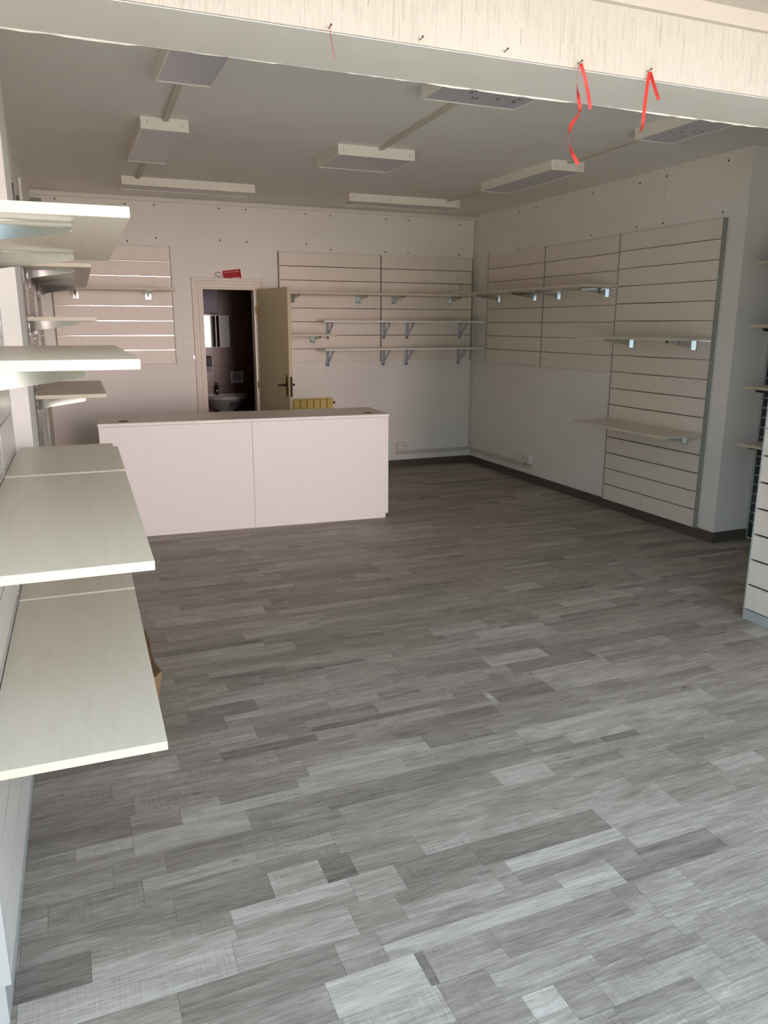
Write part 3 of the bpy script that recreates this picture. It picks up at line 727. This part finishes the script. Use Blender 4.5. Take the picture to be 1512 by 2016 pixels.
# ------------------------------------------------------------------ sign over the door
def sign():
    t = thing('no_smoking_sign', 'tilted red and white no smoking sign above the washroom door frame', 'sign', (1.555, YB-.001, 2.236))
    t.rotation_euler = (0, R(-7.0), 0)
    W1, W2, H = .112, .305, .100
    bx(0, W1, -.003, 0, -H, 0).build('white_field', M['sign_white'], t)
    bx(W1, W2, -.003, 0, -H, .0).build('red_field', M['sign_red'], t)
    c = (.060, -.050)
    MB().ring(c, 'y', .044, .0365, -.0042, -.003, 32).build('ban_ring', M['sign_dark'], t)
    s = .7071; w = .004; L = .038
    MB().add([(c[0]+s*(a*L)+s*b*w, y, c[1]-s*(a*L)+s*b*w) for y in (-.0046, -.003) for (a, b) in ((-1, -1), (1, -1), (1, 1), (-1, 1))],
             [(0, 1, 2, 3), (4, 5, 6, 7), (0, 1, 5, 4), (1, 2, 6, 5), (2, 3, 7, 6), (3, 0, 4, 7)]).build('ban_bar', M['sign_dark'], t)
    ck = MB().box(.036, .078, -.0036, -.003, -.058, -.051).tube([(.080, -.0034, -.05), (.086, -.0034, -.044), (.080, -.0034, -.038), (.086, -.0034, -.030)], .0012, 6)
    ck.build('cigarette_mark', M['sign_dark'], t)
    cu = bpy.data.curves.new('heading', 'FONT'); cu.body = 'VIETATO FUMARE'; cu.size = .0205; cu.align_x = 'CENTER'
    tmp = bpy.data.objects.new('tmp', cu); C.objects.link(tmp)
    bpy.context.view_layer.update()
    me = bpy.data.meshes.new_from_object(tmp.evaluated_get(bpy.context.evaluated_depsgraph_get()))
    bpy.data.objects.remove(tmp)
    for v in me.vertices: v.co = (v.co.x, 0, v.co.y)
    me.name = 'heading'; me.materials.clear()
    link('heading', me, M['sign_pale'], t, loc=((W1+W2)/2, -.0036, -.026))
    ln = MB(); rd = random.Random(2)
    for k in range(7):
        z = -.034-k*.006; x = W1+.016
        while x < W2-.03:
            l = rd.uniform(.006, .02); ln.box(x, min(x+l, W2-.014), -.0034, -.003, z-.0009, z+.0009); x += l+.004
    stuff(ln.build('small_print', M['sign_faint'], t))
    bx(W1+.085, W2-.008, -.0036, -.003, -.088, -.080).build('blank_line', M['sign_pale'], t)
sign()

# ------------------------------------------------------------------ electrical bits
t = thing('light_switch', 'pale light switch plate left of the washroom door frame', 'light switch', (1.287, YB, 1.521))
bx(-.065, .045, -.010, 0, -.042, .042).build('plate', M['white_plastic'], t, bevel=.003)
bx(-.022, .016, -.015, -.010, -.018, .018).build('rocker', M['white_plastic'], t, bevel=.003)
o = bx(-.007, .007, -.003, 0, -.018, .018).build('sticker', M['tape']); o.location = (1.324, YB, 1.356)
tag(o, 'tiny white sticker below the light switch', 'sticker')
t = thing('wall_socket', 'flush white socket box on the back wall right of the counter', 'socket', (3.77, YB, .252))
bx(-.080, .080, -.018, 0, -.052, .052).build('box', M['white_plastic'], t, bevel=.003)
bx(-.062, .062, -.022, -.018, -.034, .034).build('plate', M['white_plastic'], t, bevel=.002)
bx(-.018, .018, -.024, -.022, -.022, .022).build('insert', M['lamp_white'], t, loc=(-.03, 0, 0))
bx(-.022, .022, -.024, -.022, -.022, .022).build('outlet', M['lamp_white'], t, loc=(.03, 0, 0))
MB().box(.012, .048, -.0246, -.024, .002, .008).cyl((.03, -.010), 'y', .003, -.0246, -.024, 8).build('pin_holes', M['black'], t)
o = bx(3.69, XR-.028, YB-.016, YB, .155, .2).build('cable_duct', M['duct'], bevel=.002); tag(o, 'cable duct along the back wall from the socket to the corner', 'cable duct')
o = bx(XR-.016, XR, 7.12, YB-.021, .150, .196).build('cable_duct', M['duct'], bevel=.002); tag(o, 'cable duct along the right wall above the skirting', 'cable duct')
t = thing('socket_box', 'white socket box with a knob at the end of the right wall duct', 'socket', (XR, 7.335, .255))
bx(-.048, 0, -.062, .062, -.045, .045).build('box', M['white_plastic'], t, bevel=.003)
MB().cyl((0.0, 0), 'x', .012, -.062, -.048, 14).build('knob', M['lamp_white'], t)
t = thing('socket_box', 'bigger white ribbed socket box on the right wall, nearer the tall panel', 'socket', (XR, 7.19, .262))
bx(-.062, 0, -.080, .080, -.048, .050).build('box', M['white_plastic'], t, bevel=.003)
MB().box(-.064, -.062, -.06, -.052, -.03, .035).box(-.064, -.062, -.03, -.022, -.03, .035).box(-.064, -.062, .0, .008, -.03, .035).box(-.064, -.062, .03, .038, -.03, .035).build('ribs', M['duct'], t)
MB().cyl((-.03, .02), 'z', .006, -.075, -.048, 10).build('cable_stub', M['black'], t)

# ------------------------------------------------------------------ radiator
t = thing('radiator', 'yellow panel radiator on the back wall behind the counter', 'radiator', (2.30, YB-.03, 0), 0)
sec = MB().prism([(.003, -.085), (.077, -.085), (.077, -.01), (.003, -.01)], 'z', .22, .86).prism([(-.045-.04, .86), (-.01, .86), (-.02, .876), (-.075, .876)], 'x', .003, .077)
sm = sec.mesh('section')
for i in range(7): link('section', sm, M['radiator'], t, bevel=.004, loc=(i*.079-.0, 0, 0))
MB().cyl((-.045, .825), 'x', .012, .553, .585, 12).build('bleed_valve', M['bronze'], t)
for x in (.1, .45): bx(x-.01, x+.01, -.02, .03, .5, .54).build('wall_bracket', M['radiator'], t)

# ------------------------------------------------------------------ ribbons and nails
def ribbon(label, y, strands, nail, width=.0110):
    t = thing('ribbon', label, 'ribbon', (nail[0], y, nail[1]), 0, 'red ribbons hanging from the beam')
    for pts, tw in strands:
        # smooth the path
        P = [Vector((p[0]-nail[0], 0, p[1]-nail[1])) for p in pts]
        Q = []
        for i in range(len(P)-1):
            p0, p1, p2, p3 = P[max(i-1, 0)], P[i], P[i+1], P[min(i+2, len(P)-1)]
            for k in range(6):
                u = k/6; Q.append(.5*((2*p1)+(p2-p0)*u+(2*p0-5*p1+4*p2-p3)*u*u+(3*p1-p0-3*p2+p3)*u**3))
        Q.append(P[-1])
        vs = []; fs = []; n = len(Q)
        for i, p in enumerate(Q):
            tg = (Q[min(i+1, n-1)]-Q[max(i-1, 0)]).normalized()
            s = i/(n-1)*(len(tw)-1); j = min(int(s), len(tw)-2); a = R(tw[j]+(tw[j+1]-tw[j])*(s-j))
            side = Vector((0, 1, 0)).cross(tg).normalized()
            wv = (math.cos(a)*side+math.sin(a)*Vector((0, 1, 0)))*width/2
            nn = tg.cross(wv).normalized()*.0003
            vs += [p-wv-nn, p+wv-nn, p+wv+nn, p-wv+nn]
        for i in range(n-1):
            for k in range(4): fs.append((i*4+k, i*4+(k+1) % 4, (i+1)*4+(k+1) % 4, (i+1)*4+k))
        fs += [(3, 2, 1, 0), (n*4-4, n*4-3, n*4-2, n*4-1)]
        MB().add(vs, fs).build('strand', M['ribbon'], t)
    return t
def nail(label, x, z):
    o = MB().tube([(0, .002, 0), (0, -.020, .003)], .0014, 8).cyl((0, .0035), 'y', .0032, -.022, -.0195, 10).build('nail', M['nail'])
    o.location = (x, 2.297, z); tag(o, label, 'nail', 'nails in the beam')
YR = 2.283
A1 = [(1.6216, 2.5132), (1.6152, 2.5032), (1.6123, 2.4842), (1.6119, 2.456), (1.6152, 2.4328), (1.6224, 2.4075), (1.6283, 2.3843), (1.6272, 2.3698), (1.6163, 2.3544), (1.6005, 2.3338), (1.5945, 2.3176), (1.5906, 2.2968), (1.5937, 2.2753), (1.6066, 2.2496), (1.6207, 2.2311), (1.6331, 2.2148)]
A2 = [(1.6226, 2.5133), (1.6291, 2.4977), (1.6421, 2.471), (1.6542, 2.4369), (1.6628, 2.4092), (1.6685, 2.3846)]
B1 = [(1.8976, 2.5204), (1.8952, 2.5012), (1.8909, 2.4616), (1.8876, 2.412), (1.8863, 2.3747), (1.8853, 2.3521), (1.8753, 2.3332)]
B2 = [(1.9011, 2.5188), (1.9127, 2.4957), (1.9274, 2.4703), (1.9438, 2.4399)]
C1 = [(0.777, 2.5047), (0.7772, 2.4926), (0.7801, 2.4741), (0.7838, 2.4556), (0.7875, 2.4363), (0.7894, 2.4263)]
ribbon('longest curled red ribbon with two tails, left of the right pair', YR, ((A1, (85, 108, 121, 123, 100, 50, 45, 105, 60, 42, 70, 121, 123, 75, 45, 40)), (A2, (55, 40, 50, 40))), (1.6216, 2.5132))
ribbon('rightmost red ribbon, a straight tail and a short one', YR, ((B1, (60, 50, 42, 42, 30, 75, 95)), (B2, (75, 62, 55))), (1.8976, 2.5204))
ribbon('thin short red ribbon alone at the left', YR, ((C1, (96, 100, 103, 106)),), (.777, 2.5047), .008)
nail('nail holding the longest red ribbon', 1.6216, 2.516)
nail('nail holding the rightmost red ribbon', 1.899, 2.524)
nail('nail holding the thin left ribbon', .778, 2.508)
nail('bare nail in the beam, nearer the thin left ribbon', 1.060, 2.514)
nail('bare nail in the beam beside the old ring mark', 1.347, 2.517)

# ------------------------------------------------------------------ crumpled cardboard under the lowest shelf
vs = []; fs = []
L = [(.318, 3.56), (.281, 3.42), (.27, 3.28), (.272, 3.16), (.273, 3.065), (.25, 3.01), (.20, 2.98)]
nz = 4
for i, (x, y) in enumerate([(.05, 3.60), (.20, 3.59)]+[(.258, 3.545), (.258, 3.42), (.262, 3.28), (.268, 3.16), (.274, 3.075), (.240, 3.020), (.19, 3.03)]):
    for k in range(nz):
        f = k/(nz-1); vs.append((x-.004-.03*(1-f)+.008*math.sin(i*1.7+k), y, .3*f))
n = len(vs)//nz
for i in range(n-1):
    for k in range(nz-1): fs.append((i*nz+k, i*nz+k+1, (i+1)*nz+k+1, (i+1)*nz+k))
o = MB().add(vs, fs).build('cardboard_sheet', M['cardboard'])
md = o.modifiers.new('solid', 'SOLIDIFY'); md.thickness = .004
tag(o, 'bent brown cardboard standing on the floor under the lowest shelf', 'cardboard')
